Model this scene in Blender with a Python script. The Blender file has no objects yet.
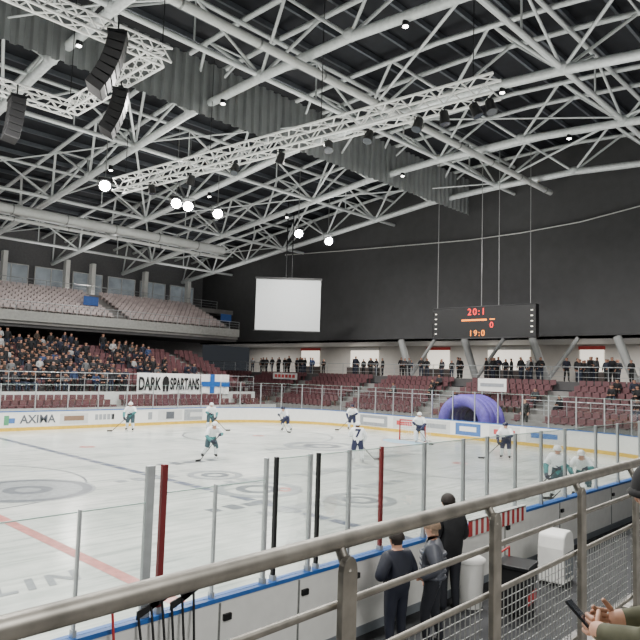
import bpy, bmesh, math, random
from mathutils import Vector, Matrix, Quaternion
random.seed(7)
S=bpy.context.scene; COL=S.collection
V=Vector
# ------------------------------------------------------------------ camera
CH=3.9; YAW=math.radians(44); FPX=640.0; PT=math.atan(53/640); RO=.03
fw=V((math.cos(PT)*math.cos(YAW),math.cos(PT)*math.sin(YAW),math.sin(PT)))
r0=V((math.sin(YAW),-math.cos(YAW),0)); u0=r0.cross(fw)
rr=r0*math.cos(RO)+u0*math.sin(RO); uu=u0*math.cos(RO)-r0*math.sin(RO)
CAM=V((0,0,CH))
cd=bpy.data.cameras.new('camera'); cam=bpy.data.objects.new('camera',cd); COL.objects.link(cam)
cd.sensor_width=36; cd.lens=36; cd.clip_start=.05; cd.clip_end=400
mw=Matrix.Identity(4)
for i in range(3):
    mw[i][0]=rr[i]; mw[i][1]=uu[i]; mw[i][2]=-fw[i]; mw[i][3]=CAM[i]
cam.matrix_world=mw; S.camera=cam
def ray(px,py): return fw+rr*((px-320)/FPX)+uu*((320-py)/FPX)
def onz(px,py,z): d=ray(px,py); return CAM+d*((z-CAM.z)/d.z)
def onX(px,py,x): d=ray(px,py); return CAM+d*((x-CAM.x)/d.x)
def onY(px,py,y): d=ray(px,py); return CAM+d*((y-CAM.y)/d.y)
# ------------------------------------------------------------------ materials
def c8(r,g,b):
    f=lambda v:(v/255/12.92 if v/255<=.04045 else ((v/255+.055)/1.055)**2.4)
    return (f(r),f(g),f(b))
MC={}
def M(name,col,rough=.5,metal=0,var=.12,scale=5,emit=0,bump=0,spec=.5):
    if name in MC: return MC[name]
    m=bpy.data.materials.new(name); m.use_nodes=True; nt=m.node_tree; b=nt.nodes['Principled BSDF']
    tc=nt.nodes.new('ShaderNodeTexCoord'); nz=nt.nodes.new('ShaderNodeTexNoise'); nz.inputs['Scale'].default_value=scale; nz.inputs['Detail'].default_value=4
    nt.links.new(tc.outputs['Object'],nz.inputs['Vector'])
    rp=nt.nodes.new('ShaderNodeValToRGB'); rp.color_ramp.elements[0].position=.3; rp.color_ramp.elements[1].position=.7
    rp.color_ramp.elements[0].color=tuple(max(0,c*(1-var)) for c in col)+(1,)
    rp.color_ramp.elements[1].color=tuple(min(1,c*(1+var)) for c in col)+(1,)
    nt.links.new(nz.outputs['Fac'],rp.inputs['Fac']); nt.links.new(rp.outputs['Color'],b.inputs['Base Color'])
    b.inputs['Roughness'].default_value=rough; b.inputs['Metallic'].default_value=metal
    b.inputs['Specular IOR Level'].default_value=spec
    if emit:
        b.inputs['Emission Color'].default_value=tuple(col)+(1,); b.inputs['Emission Strength'].default_value=emit
    if bump:
        bp=nt.nodes.new('ShaderNodeBump'); bp.inputs['Strength'].default_value=bump; nt.links.new(nz.outputs['Fac'],bp.inputs['Height']); nt.links.new(bp.outputs['Normal'],b.inputs['Normal'])
    MC[name]=m; return m
def glassmat(name,tint,k):
    m=bpy.data.materials.new(name); m.use_nodes=True; nt=m.node_tree; nt.nodes.clear()
    o=nt.nodes.new('ShaderNodeOutputMaterial'); mx=nt.nodes.new('ShaderNodeMixShader'); t=nt.nodes.new('ShaderNodeBsdfTransparent'); g=nt.nodes.new('ShaderNodeBsdfGlossy')
    t.inputs[0].default_value=tint+(1,); g.inputs['Roughness'].default_value=.05
    fr=nt.nodes.new('ShaderNodeFresnel'); fr.inputs[0].default_value=1.4; ml=nt.nodes.new('ShaderNodeMath'); ml.operation='MULTIPLY'; ml.inputs[1].default_value=k
    nt.links.new(fr.outputs[0],ml.inputs[0]); nt.links.new(ml.outputs[0],mx.inputs[0]); nt.links.new(t.outputs[0],mx.inputs[1]); nt.links.new(g.outputs[0],mx.inputs[2]); nt.links.new(mx.outputs[0],o.inputs[0]); return m
GLASS=glassmat('rink_glass',(.96,.975,.97),.45)
GLASSN=glassmat('near_glass',(.965,.98,.972),.38)
STEEL=M('roof_steel',c8(212,216,216),.42,.15)
STEELD=M('roof_purlin_steel',c8(84,88,94),.6,.1)
DECK=M('roof_deck',c8(18,20,27),.8,0,.3,2)
DARKW=M('dark_wall',c8(68,68,69),.85,0,.08,1.5)
WHITE=M('white_paint',c8(232,232,228),.45,0,.04)
OFFW=M('offwhite_panel',c8(205,206,204),.5,0,.05)
GREYC=M('column_grey',c8(150,151,150),.6,0,.08)
ALU=M('aluminium_post',c8(178,182,184),.35,.5)
GALV=M('galvanised_steel',c8(150,152,150),.38,.75,.18,14)
RAILM=M('worn_rail_steel',c8(136,132,124),.45,.7,.28,9)
GEDGE=M('glass_edge',c8(176,204,196),.3,0,.05)
BLUE=M('blue_cap',c8(40,98,172),.4)
YEL=M('yellow_kick',c8(214,176,62),.5)
RED=M('red_paint',c8(172,38,42),.45)
DRED=M('maroon_post',c8(118,30,34),.5)
BLACK=M('black_plastic',c8(18,18,20),.5)
BLACKM=M('black_metal',c8(26,27,29),.4,.3)
CONC=M('concrete',c8(130,128,126),.85,0,.12,2)
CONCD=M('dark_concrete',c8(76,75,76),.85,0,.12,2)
RUB=M('rubber_floor',c8(48,49,52),.8,0,.2,8)
SEATR=M('seat_maroon',c8(96,62,66),.5,0,.25,1.5)
SEATP=M('seat_greyrose',c8(184,170,168),.5,0,.2,1.2)
CREAM=M('cream_cloth',c8(222,216,202),.8)
GREYP=M('grey_print',c8(120,126,132),.4,0,.05)
# ------------------------------------------------------------------ mesh builder
class MB:
    def __init__(s): s.v=[]; s.f=[]; s.m=[]; s.s=[]
    def add(s,vs,fs,mi=0,sm=False):
        n=len(s.v); s.v+=[tuple(v) for v in vs]; s.f+=[tuple(n+i for i in f) for f in fs]; s.m+=[mi]*len(fs); s.s+=[sm]*len(fs)
    def box(s,x0,x1,y0,y1,z0,z1,mi=0,mat=None):
        vs=[V((x,y,z)) for z in (z0,z1) for y in (y0,y1) for x in (x0,x1)]
        if mat: vs=[mat@v for v in vs]
        s.add(vs,[(0,2,3,1),(4,5,7,6),(0,1,5,4),(2,6,7,3),(0,4,6,2),(1,3,7,5)],mi)
    def tube(s,pts,r,n=8,mi=0,closed=False,cap=True):
        pts=[V(p) for p in pts]; N=len(pts); rs=r if isinstance(r,(list,tuple)) else [r]*N
        vs=[]; ref=None
        for i,p in enumerate(pts):
            a=pts[i-1] if (i>0 or closed) else p; b=pts[(i+1)%N] if (i<N-1 or closed) else p
            t=(b-a).normalized()
            if ref is None: ref=V((0,0,1)) if abs(t.z)<.9 else V((1,0,0))
            x=(ref-t*ref.dot(t)).normalized(); y=t.cross(x); ref=x
            vs+=[p+(x*math.cos(2*math.pi*k/n)+y*math.sin(2*math.pi*k/n))*rs[i] for k in range(n)]
        fs=[]
        for i in range(N if closed else N-1):
            a=i*n; b=((i+1)%N)*n
            fs+=[(a+k,a+(k+1)%n,b+(k+1)%n,b+k) for k in range(n)]
        s.add(vs,fs,mi,True)
        if cap and not closed:
            s.add(vs[:n],[tuple(range(n))[::-1]],mi); s.add(vs[-n:],[tuple(range(n))],mi)
    def cyl(s,p,q,r,r2=None,n=12,mi=0): s.tube([p,q],[r,r if r2 is None else r2],n,mi)
    def ball(s,c,rad,n=10,m=7,mi=0,lo=-1.0,mat=None):
        vs=[];fs=[]; a0=math.asin(lo)
        for j in range(m+1):
            a=a0+(math.pi/2-a0)*j/m
            for k in range(n):
                t=2*math.pi*k/n; p=V((math.cos(a)*math.cos(t)*rad[0],math.cos(a)*math.sin(t)*rad[1],math.sin(a)*rad[2]))
                if mat: p=mat@p
                vs.append(V(c)+p)
        for j in range(m):
            for k in range(n): fs.append((j*n+k,j*n+(k+1)%n,(j+1)*n+(k+1)%n,(j+1)*n+k))
        s.add(vs,fs,mi,True)
    def prism(s,poly,y0,y1,mi=0,mat=None):   # polygon in XZ, extruded in Y
        n=len(poly); vs=[V((x,y0,z)) for x,z in poly]+[V((x,y1,z)) for x,z in poly]
        if mat: vs=[mat@v for v in vs]
        s.add(vs,[tuple(range(n)),tuple(range(2*n-1,n-1,-1))]+[(k,k+n,(k+1)%n+n,(k+1)%n) for k in range(n)],mi)
    def mesh(s,name,mats):
        me=bpy.data.meshes.new(name); me.from_pydata(s.v,[],s.f)
        for m in (mats if isinstance(mats,(list,tuple)) else [mats]): me.materials.append(m)
        me.polygons.foreach_set('material_index',s.m); me.polygons.foreach_set('use_smooth',s.s); me.update(); return me
    def build(s,name,mats,parent=None,loc=(0,0,0),bev=0,world=True):
        o=bpy.data.objects.new(name,s.mesh(name,mats)); COL.objects.link(o); o.location=loc
        if parent:
            o.parent=parent
            if world: o.location=V(loc)-parent.location
        if bev:
            b=o.modifiers.new('bevel','BEVEL'); b.width=bev; b.segments=2; b.limit_method='ANGLE'
        return o
def E(name,loc,rz=0):
    o=bpy.data.objects.new(name,None); COL.objects.link(o); o.location=loc; o.rotation_euler=(0,0,rz); o.empty_display_size=.2; return o
def T(o,label,cat,group=None,kind=None):
    o['label']=label; o['category']=cat
    if group: o['group']=group
    if kind: o['kind']=kind
    return o
def ST(o): o['kind']='structure'; return o
BC={}
def bar(name,p,q,r,m,parent=None,n=8):
    k=(m.name,n)
    if k not in BC:
        b=MB(); b.cyl((0,0,-.5),(0,0,.5),1,n=n); BC[k]=b.mesh('bar',m)
    p=V(p); q=V(q); o=bpy.data.objects.new(name,BC[k]); COL.objects.link(o)
    o.rotation_mode='QUATERNION'; o.rotation_quaternion=(q-p).to_track_quat('Z','Y'); o.scale=(r,r,(q-p).length)
    o.location=(p+q)/2-(parent.location if parent else V((0,0,0)))
    if parent: o.parent=parent
    return o
ON=['zeroth','first','second','third','fourth','fifth','sixth','seventh','eighth','ninth','tenth','eleventh','twelfth','thirteenth','fourteenth','fifteenth','sixteenth','seventeenth','eighteenth','nineteenth']
def ordw(n):
    if n<20: return ON[n]
    t=['','','twenty','thirty','forty','fifty','sixty','seventy','eighty','ninety'][n//10]
    return (t[:-1]+'ieth') if n%10==0 else t+'-'+ON[n%10]
def text(s,size,right,up,pos,m,name,parent=None,off=0.0,ext=.004,sp=1.0,shear=0.0):
    cu=bpy.data.curves.new('t','FONT'); cu.body=s; cu.size=size; cu.align_x='CENTER'; cu.align_y='CENTER'; cu.extrude=ext; cu.offset=off; cu.space_character=sp; cu.shear=shear
    o=bpy.data.objects.new('t',cu); COL.objects.link(o); bpy.context.view_layer.update()
    me=bpy.data.meshes.new_from_object(o.evaluated_get(bpy.context.evaluated_depsgraph_get())); bpy.data.objects.remove(o)
    me.materials.clear(); me.materials.append(m)
    right=V(right).normalized(); up=V(up).normalized(); nn=right.cross(up)
    mt=Matrix.Identity(4)
    p=V(pos)-(parent.location if parent else V((0,0,0)))
    for i in range(3): mt[i][0]=right[i]; mt[i][1]=up[i]; mt[i][2]=nn[i]; mt[i][3]=p[i]
    for v in me.vertices: v.co=mt@v.co
    o=bpy.data.objects.new(name,me); COL.objects.link(o)
    if parent: o.parent=parent
    return o
# ------------------------------------------------------------------ people
def skin(verts,radii,edges,roots,sub=1):
    me=bpy.data.meshes.new('sk'); me.from_pydata(verts,edges,[]); o=bpy.data.objects.new('sk',me); COL.objects.link(o)
    o.modifiers.new('s','SKIN'); d=me.skin_vertices[0].data
    for i,r in enumerate(radii): d[i].radius=(r,r); d[i].use_root=(i in roots)
    u=o.modifiers.new('u','SUBSURF'); u.levels=sub
    bpy.context.view_layer.update()
    nm=bpy.data.meshes.new_from_object(o.evaluated_get(bpy.context.evaluated_depsgraph_get())); bpy.data.objects.remove(o)
    return nm
CORE=[('pel','sp'),('sp','ch'),('ch','nk'),('nk','hb'),('hb','hd'),('hd','ht')]
LIMB=[('ch','sh'),('sh','el'),('el','wr'),('wr','ha'),('pel','hp'),('hp','kn'),('kn','an'),('an','to')]
RAD=dict(pel=.16,sp=.155,ch=.17,nk=.066,hb=.085,hd=.118,ht=.085,sh=.092,el=.068,wr=.044,ha=.042,hp=.118,kn=.08,an=.055,to=.05)
MATB={'pel-sp':1,'sp-ch':1,'ch-nk':1,'nk-hb':0,'hb-hd':9,'hd-ht':9,'ch-sh':1,'sh-el':1,'el-wr':1,'wr-ha':0,'pel-hp':2,'hp-kn':2,'kn-an':2,'an-to':3}
def person_mesh(name,J,rad={},matb={},fdir=(0,1,0),sub=1,fingers=True,curl=1.0,hs=1.0):
    J={k:V(v) for k,v in J.items()}
    for k in list(J):
        if k.endswith('L') and k[:-1]+'R' not in J: J[k[:-1]+'R']=V((-J[k].x,J[k].y,J[k].z))
    R=dict(RAD); R.update(rad); MB_=dict(MATB); MB_.update(matb); F=V(fdir).normalized()
    vs=[];rs=[];idx={};ed=[];bones=[];roots=[0]
    def vert(p,r): vs.append(tuple(p)); rs.append(r); return len(vs)-1
    for k in ['pel']+[k for k in J if k!='pel']: idx[k]=vert(J[k],R[k if k in R else k[:-1]])
    for a,b in CORE: ed.append((idx[a],idx[b])); bones.append((idx[a],idx[b],MB_[a+'-'+b]))
    for a,b in LIMB:
        for s in 'LR':
            A=a if a in idx else a+s; B=b+s
            ed.append((idx[A],idx[B])); bones.append((idx[A],idx[B],MB_[a+'-'+b]))
    def chain(pts,rads,mi):
        first=None
        for p,r in zip(pts,rads):
            i=vert(p,r)
            if first is None: roots.append(i)
            else: ed.append((first,i)); bones.append((first,i,mi))
            first=i
    hd=J['hd']; up=(J['ht']-J['hb']).normalized(); sd=F.cross(up).normalized(); F2=up.cross(sd).normalized(); 
    chain([hd+F2*.075+up*.005,hd+F2*.104-up*.022],[.014,.02],0)
    for s in (-1,1): chain([hd+sd*s*.088-up*.03,hd+sd*s*.096+up*.012],[.014,.02],0)
    if fingers:
        for s in 'LR':
            w=J['wr'+s]; h=J['ha'+s]; d=(h-w).normalized(); inn=V((1 if s=='L' else -1,0,0))
            t=F*.8+inn*.5+V((0,0,.35)); sv=(t-d*t.dot(d)).normalized(); p=sv.cross(d).normalized()
            if p.dot(inn*.7-V((0,0,.5)))<0: p=-p
            for i,L in enumerate((.074,.084,.078,.06)):
                b=h+sv*(.03-.02*i)*hs; pts=[b-d*.01]; cur=b
                for seg,ang in ((.45,.15),(.32,.6),(.28,1.05)):
                    a=ang*curl; cur=cur+(d*math.cos(a)+p*math.sin(a))*L*seg*1.25*hs; pts.append(cur)
                chain(pts,[.0115*hs,.011*hs,.01*hs,.0085*hs],MB_['wr-ha'])
            b=h+sv*.022*hs-d*.03*hs
            chain([b,b+(sv*.75+d*.5+p*.3)*.035*hs,b+(sv*.75+d*.9+p*.7)*.06*hs],[.014*hs,.0125*hs,.0095*hs],MB_['wr-ha'])
    me=skin(vs,rs,ed,set(roots),sub)
    co=[v.co.copy() for v in me.vertices]
    B=[(V(vs[a]),V(vs[b]),rs[a],rs[b],mi) for a,b,mi in bones]
    out=MB()
    fs=[tuple(p.vertices) for p in me.polygons]; mi=[]
    for p in me.polygons:
        c=p.center; best=9; bm_=0
        for A,Bq,ra,rb,m in B:
            ab=Bq-A; t=max(0,min(1,(c-A).dot(ab)/max(ab.length_squared,1e-9))); dd=(c-(A+ab*t)).length-(ra+(rb-ra)*t)*.85
            if dd<best: best=dd; bm_=m
        if bm_==9:
            rel=c-hd; bm_=4 if (rel.dot(up)>.05 or (rel.dot(F2)<.0 and rel.dot(up)>-.07)) else 0
        mi.append(bm_)
    out.v=[tuple(c) for c in co]; out.f=fs; out.m=mi; out.s=[True]*len(fs)
    for s in (-1,1): out.ball(hd+F2*.082+sd*s*.034+up*.012,(.011,.011,.011),6,4,4)
    out.ball(hd+F2*.078-up*.052,(.024,.014,.008),8,4,5)
    bpy.data.meshes.remove(me)
    return out.mesh(name,[SKIN,TOPD,TROU,SHOE,HAIR,LIP,TOPD,TOPD,TOPD]),J
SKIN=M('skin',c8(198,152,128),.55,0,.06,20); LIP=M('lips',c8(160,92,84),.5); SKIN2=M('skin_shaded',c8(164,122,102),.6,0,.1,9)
HAIR=M('dark_hair',c8(34,26,22),.7,0,.3,40); TOPD=M('jacket_black',c8(24,25,28),.75,0,.25,12); TROU=M('trousers_dark',c8(30,32,40),.8); SHOE=M('shoe_black',c8(16,16,17),.5)
STAND=dict(pel=(0,0,.95),sp=(0,0,1.12),ch=(0,0,1.3),nk=(0,0,1.48),hb=(0,.015,1.55),hd=(0,.03,1.635),ht=(0,.02,1.715),shL=(-.185,0,1.385),elL=(-.25,-.03,1.12),wrL=(-.25,.06,.9),haL=(-.245,.09,.83),hpL=(-.095,0,.9),knL=(-.105,.02,.5),anL=(-.11,-.02,.09),toL=(-.13,.13,.05))
FOLD=dict(STAND,elL=(-.27,.0,1.13),wrL=(-.1,.2,1.14),haL=(-.04,.24,1.17),elR=(.27,.0,1.12),wrR=(.1,.22,1.02),haR=(.04,.26,1.0))
WALK=dict(STAND,elL=(-.27,-.08,1.13),wrL=(-.2,.12,1.0),haL=(-.17,.18,.98),elR=(.27,.02,1.12),wrR=(.26,.1,.9),haR=(.25,.12,.83),knL=(-.11,.1,.5),anL=(-.12,.06,.09),toL=(-.13,.21,.05),knR=(.11,-.02,.5),anR=(.13,-.12,.09),toR=(.15,.03,.05))
SEAT=dict(pel=(0,0,.56),sp=(0,0,.73),ch=(0,.03,.92),nk=(0,.05,1.09),hb=(0,.07,1.15),hd=(0,.09,1.235),ht=(0,.08,1.315),shL=(-.19,.03,1.0),elL=(-.25,.08,.74),wrL=(-.14,.3,.68),haL=(-.1,.37,.68),hpL=(-.1,.02,.53),knL=(-.12,.44,.52),anL=(-.12,.42,.1),toL=(-.13,.56,.05))
SEAT2=dict(SEAT,sp=(0,.03,.73),ch=(0,.12,.9),nk=(0,.18,1.05),hb=(0,.21,1.1),hd=(0,.24,1.18),ht=(0,.23,1.26),shL=(-.19,.13,.98),elL=(-.24,.28,.72),wrL=(-.08,.42,.74),haL=(-.05,.46,.79))
P_STAND,_=person_mesh('person',STAND); P_FOLD,_=person_mesh('person',FOLD); P_WALK,_=person_mesh('person',WALK)
P_SEAT,_=person_mesh('person',SEAT); P_SEAT2,_=person_mesh('person',SEAT2)
def person(mesh,loc,rz,mats,label,group=None,sc=1.0,cat='person'):
    o=bpy.data.objects.new('person',mesh); COL.objects.link(o); o.location=loc; o.rotation_euler=(0,0,rz); o.scale=(sc,)*3
    for i,m in mats.items(): o.material_slots[i].link='OBJECT'; o.material_slots[i].material=m
    return T(o,label,cat,group)
def cloth(n,c): return M('cloth_'+n.replace(' ','_'),c,.8,0,.18,10)
KB=('black',cloth('black',c8(20,20,23))); KN=('navy',cloth('navy',c8(26,30,46))); KG=('dark grey',cloth('dark grey',c8(44,44,48)))
TOPS=[KB]*12+[KN]*4+[KG]*3+[('brown',cloth('brown',c8(56,44,36))),('white',cloth('white',c8(160,160,160))),('blue',cloth('blue',c8(42,58,92))),('grey',cloth('grey',c8(86,88,90)))]
HAIRS=[HAIR,M('brown_hair',c8(54,38,28),.7),M('grey_hair',c8(96,92,88),.7),HAIR,HAIR]
TRS=[TROU,M('jeans',c8(36,44,62),.8),SHOE]
# ------------------------------------------------------------------ hockey players
TEAL=M('teal_cloth',c8(58,120,122),.7,0,.3,9); JW=M('jersey_white',c8(228,232,234),.7,0,.05); NAVY=M('navy_cloth',c8(26,32,66),.7); GLOVE=M('glove_dark',c8(34,40,58),.6); HELW=M('helmet_white',c8(228,230,230),.3); HELD=M('helmet_dark',c8(28,34,60),.3); BLADE=M('blade_steel',c8(190,195,200),.2,.9); PANTS=M('hockey_pants_grey',c8(54,76,84),.7,0,.2,9)
PR=dict(pel=.2,sp=.2,ch=.215,nk=.07,hb=.085,hd=.118,ht=.085,sh=.135,el=.1,wr=.07,ha=.075,hp=.155,kn=.115,an=.075,to=.06)
PM={'pel-sp':8,'el-wr':8,'wr-ha':7,'kn-an':6,'an-to':3}
SK1=dict(pel=(0,-.16,.86),sp=(0,-.04,1.03),ch=(0,.12,1.2),nk=(0,.23,1.33),hb=(0,.27,1.4),hd=(0,.31,1.48),ht=(0,.3,1.57),shL=(-.22,.15,1.26),elL=(-.36,.3,1.06),wrL=(-.2,.46,1.06),haL=(-.13,.5,1.05),shR=(.22,.15,1.26),elR=(.38,.3,1.0),wrR=(.23,.54,.82),haR=(.15,.6,.75),hpL=(-.12,-.15,.8),knL=(-.19,.12,.5),anL=(-.2,-.04,.15),toL=(-.23,.13,.1),hpR=(.12,-.15,.8),knR=(.2,-.0,.47),anR=(.3,-.3,.16),toR=(.36,-.14,.1))
SK2=dict(pel=(0,-.05,.93),sp=(0,0,1.12),ch=(0,.06,1.32),nk=(0,.09,1.48),hb=(0,.11,1.55),hd=(0,.13,1.63),ht=(0,.12,1.72),shL=(-.22,.07,1.39),elL=(-.36,.18,1.15),wrL=(-.2,.4,1.08),haL=(-.13,.45,1.05),shR=(.22,.07,1.39),elR=(.38,.15,1.12),wrR=(.25,.45,.84),haR=(.15,.55,.75),hpL=(-.12,-.05,.87),knL=(-.17,.08,.51),anL=(-.18,-.03,.15),toL=(-.2,.14,.1),hpR=(.12,-.05,.87),knR=(.19,.04,.51),anR=(.24,-.12,.15),toR=(.28,.04,.1))
def flip(J):
    o={}
    for k,v in J.items():
        kk=k[:-1]+('R' if k[-1]=='L' else 'L') if k[-1] in 'LR' else k
        o[kk]=(-v[0],v[1],v[2])
    return o
PLM={}
for key,J in (('a',SK1),('b',SK2),('af',flip(SK1)),('bf',flip(SK2))):
    PLM[key]=person_mesh('person',J,PR,PM,fingers=True,hs=1.6,curl=1.3)
def player(key,loc,rz,team,label,goalie=False,num=None):
    mesh,J=PLM[key]
    mats={1:JW,2:NAVY if team=='navy' else PANTS,3:SHOE,6:JW,7:GLOVE,8:NAVY if team=='navy' else TEAL}
    if num: mats[8]=JW
    o=person(mesh,loc,rz,mats,label,'hockey players on the ice')
    h=MB(); c=J['hd']+V((0,-.005,.02)); h.ball(c,(.135,.15,.135),14,8,0,lo=-.25)
    h.tube([c+V((.1,.1,-.03)),c+V((0,.15,-.02)),c+V((-.1,.1,-.03))],.018,6)
    h.build('helmet',HELW if (team!='navy' or goalie or num) else HELD,o,world=False)
    for s in 'LR':
        a=J['an'+s]; t=J['to'+s]; dd=(t-a); dd.z=0; dd.normalize(); b=MB()
        p0=a-dd*.06; p1=t+dd*.05; b.tube([V((p0.x,p0.y,.035)),V((p0.x,p0.y,.0)) ,V((p1.x,p1.y,.0)),V((p1.x,p1.y,.05))],.012,4)
        b.build('skate_blade',BLADE,o,world=False)
    if goalie:
        for s in 'LR':
            b=MB(); k=J['kn'+s]; a=J['an'+s]; b.tube([k+V((0,.11,.2)),k+V((0,.13,0)),a+V((0,.13,0))],[.12,.14,.13],6); b.build('leg_pad',JW,o,world=False)
    if num:
        q=J['ch']; t=text(num,.5,(1,0,0),(0,.25,1),V((0,0,0)),NAVY,'jersey_number',None,.02)
        for v in t.data.vertices: v.co+=q+V((0,-.215,-.06))
        t.parent=o
    A=J['haL'] if key in('a','b') else J['haR']; Bq=J['haR'] if key in('a','b') else J['haL']
    d=(Bq-A); k=(A.z-.05)/(-d.z); end=A+d*k; butt=A-d.normalized()*.12
    st=MB(); st.cyl(butt,end,.018,n=6)
    so=st.build('hockey_stick',BLACK,None,loc); so.rotation_euler=(0,0,rz)
    bl=MB(); e=V((d.x,d.y,0)).normalized(); n_=V((-e.y,e.x,0)); bl.add([end-V((0,0,.045)),end+e*.3-V((0,0,.04))+n_*.04,end+e*.3+V((0,0,.04))+n_*.04,end+V((0,0,.05)),end-V((0,0,.045))+n_*.02,end+e*.3-V((0,0,.04))+n_*.06,end+e*.3+V((0,0,.04))+n_*.06,end+V((0,0,.05))+n_*.02],[(0,1,2,3),(7,6,5,4),(0,4,5,1),(1,5,6,2),(2,6,7,3),(3,7,4,0)])
    bl.build('stick_blade',BLACK,so,world=False)
    T(so,'hockey stick held by the '+label.split(',')[0].replace('hockey player ','player '),'hockey stick','hockey sticks in the players\' hands')
    return o
def face(px,py,tx,ty):
    a=onz(px,py,0); b=onz(tx,ty,0); d=b-a; return math.atan2(-d.x,d.y)
PL=[('b',130,431,90,440,'teal','hockey player far off by the boards, leftmost on the ice'),
    ('a',211,458,245,470,'teal','hockey player in white and teal bent forward, left of mid ice'),
    ('bf',210,430,240,440,'teal','hockey player half hidden behind the bent white and teal skater'),
    ('af',285,431,255,434,'navy','hockey player in navy shorts reaching the stick leftward, near far boards'),
    ('b',352,430,330,445,'navy','hockey player farther of the pair at mid ice'),
    ('b',357,462,352,440,'navy','hockey player in white seen from behind with seven on the back'),
    ('bf',419,441,380,450,'navy','goalkeeper in white helmet and leg pads at the goal'),
    ('b',506,459,470,470,'navy','hockey player standing alone right of the goal before the end boards'),
    ('b',559,500,530,510,'teal','hockey player in white and teal behind near glass, left of pair'),
    ('a',583,499,560,520,'teal','hockey player in white and teal behind near glass, rightmost on ice')]
for k,px,py,tx,ty,team,lab in PL:
    p=onz(px,py,0.012)
    if 'goalkeeper' in lab: p.x-=.7; p.y-=.55
    player(k,p,face(px,py,tx,ty),team,lab,'goalkeeper' in lab,'7' if 'seven' in lab else None)
# ------------------------------------------------------------------ ice and floors
X0,X1,Y0,Y1,RC=-24.,36.,6.5,38.8,8.
def arc(cx,cy,r,a0,a1,n=10): return [V((cx+r*math.cos(math.radians(a0+(a1-a0)*i/n)),cy+r*math.sin(math.radians(a0+(a1-a0)*i/n)),0)) for i in range(n+1)]
ring=arc(X1-RC,Y0+RC,RC,-90,0)+arc(X1-RC,Y1-RC,RC,0,90)+arc(X0+RC,Y1-RC,RC,90,180)+arc(X0+RC,Y0+RC,RC,180,270)
ICE=bpy.data.materials.new('ice'); ICE.use_nodes=True
nt=ICE.node_tree; b=nt.nodes['Principled BSDF']; tc=nt.nodes.new('ShaderNodeTexCoord'); n1=nt.nodes.new('ShaderNodeTexNoise'); n1.inputs['Scale'].default_value=.35; n1.inputs['Detail'].default_value=8; n1.inputs['Roughness'].default_value=.7
nt.links.new(tc.outputs['Object'],n1.inputs['Vector']); rpn=nt.nodes.new('ShaderNodeValToRGB'); rpn.color_ramp.elements[0].position=.36; rpn.color_ramp.elements[1].position=.62
rpn.color_ramp.elements[0].color=c8(192,199,194)+(1,); rpn.color_ramp.elements[1].color=c8(232,235,229)+(1,)
mx=nt.nodes.new('ShaderNodeMix'); mx.data_type='RGBA'; mx.blend_type='MULTIPLY'; mx.inputs[0].default_value=1
def streak(rot,sc):
    mp=nt.nodes.new('ShaderNodeMapping'); mp.inputs['Rotation'].default_value=(0,0,rot); mp.inputs['Scale'].default_value=(.35,5,1); nt.links.new(tc.outputs['Object'],mp.inputs['Vector'])
    n=nt.nodes.new('ShaderNodeTexNoise'); n.inputs['Scale'].default_value=sc; n.inputs['Detail'].default_value=3; nt.links.new(mp.outputs[0],n.inputs['Vector'])
    r=nt.nodes.new('ShaderNodeValToRGB'); r.color_ramp.elements[0].position=.32; r.color_ramp.elements[1].position=.5; r.color_ramp.elements[0].color=(.78,.8,.8,1); r.color_ramp.elements[1].color=(1,1,1,1); nt.links.new(n.outputs['Fac'],r.inputs['Fac']); return r
s1=streak(.4,1.1); s2=streak(2.2,.9); m2=nt.nodes.new('ShaderNodeMix'); m2.data_type='RGBA'; m2.blend_type='MULTIPLY'; m2.inputs[0].default_value=1
nt.links.new(s1.outputs['Color'],m2.inputs[6]); nt.links.new(s2.outputs['Color'],m2.inputs[7])
nt.links.new(n1.outputs['Fac'],rpn.inputs['Fac']); nt.links.new(rpn.outputs['Color'],mx.inputs[6]); nt.links.new(m2.outputs[2],mx.inputs[7]); nt.links.new(mx.outputs[2],b.inputs['Base Color']); b.inputs['Roughness'].default_value=.18; b.inputs['Specular IOR Level'].default_value=.5
mb=MB(); mb.add([p for p in ring],[tuple(range(len(ring)))]); ice=ST(mb.build('floor',ICE))
mb=MB(); mb.add([V((-30,-6,-.06)),V((58,-6,-.06)),V((58,68,-.06)),V((-30,68,-.06))],[(0,1,2,3)]); ST(mb.build('floor_slab',CONCD))
mb=MB(); mb.box(-8,34,1.74,Y0-.13,-.055,0.0); ST(mb.build('floor_bench_area',RUB))
ICR=M('ice_red',c8(194,124,118),.3,0,.25); ICB=M('ice_blue',c8(92,100,118),.3,0,.2); ICG=M('ice_grey',c8(146,152,154),.3,0,.25); ICD=M('ice_dark',c8(106,112,118),.3,0,.2); ICLB=M('ice_crease',c8(160,192,210),.4)
ZI=.004
def strip(name,x0,x1,y0,y1,m,z=ZI): 
    q=MB(); q.add([V((x0,y0,z)),V((x1,y0,z)),V((x1,y1,z)),V((x0,y1,z))],[(0,1,2,3)]); return q.build(name,m,ice)
def ringm(name,cx,cy,r,w,m,z=ZI,n=64,a0=0,a1=360):
    q=MB(); vs=[];fs=[]
    for i in range(n+1):
        a=math.radians(a0+(a1-a0)*i/n)
        vs+=[V((cx+math.cos(a)*(r-w/2),cy+math.sin(a)*(r-w/2),z)),V((cx+math.cos(a)*(r+w/2),cy+math.sin(a)*(r+w/2),z))]
    for i in range(n): fs.append((2*i,2*i+1,2*i+3,2*i+2))
    q.add(vs,fs); return q.build(name,m,ice)
CY=22.8; CX=onz(80,556,0).x
strip('centre_line',CX-.14,CX+.14,Y0+.1,Y1-.1,ICR)
ringm('centre_circle',CX,CY,4.5,.08,ICD)
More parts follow.
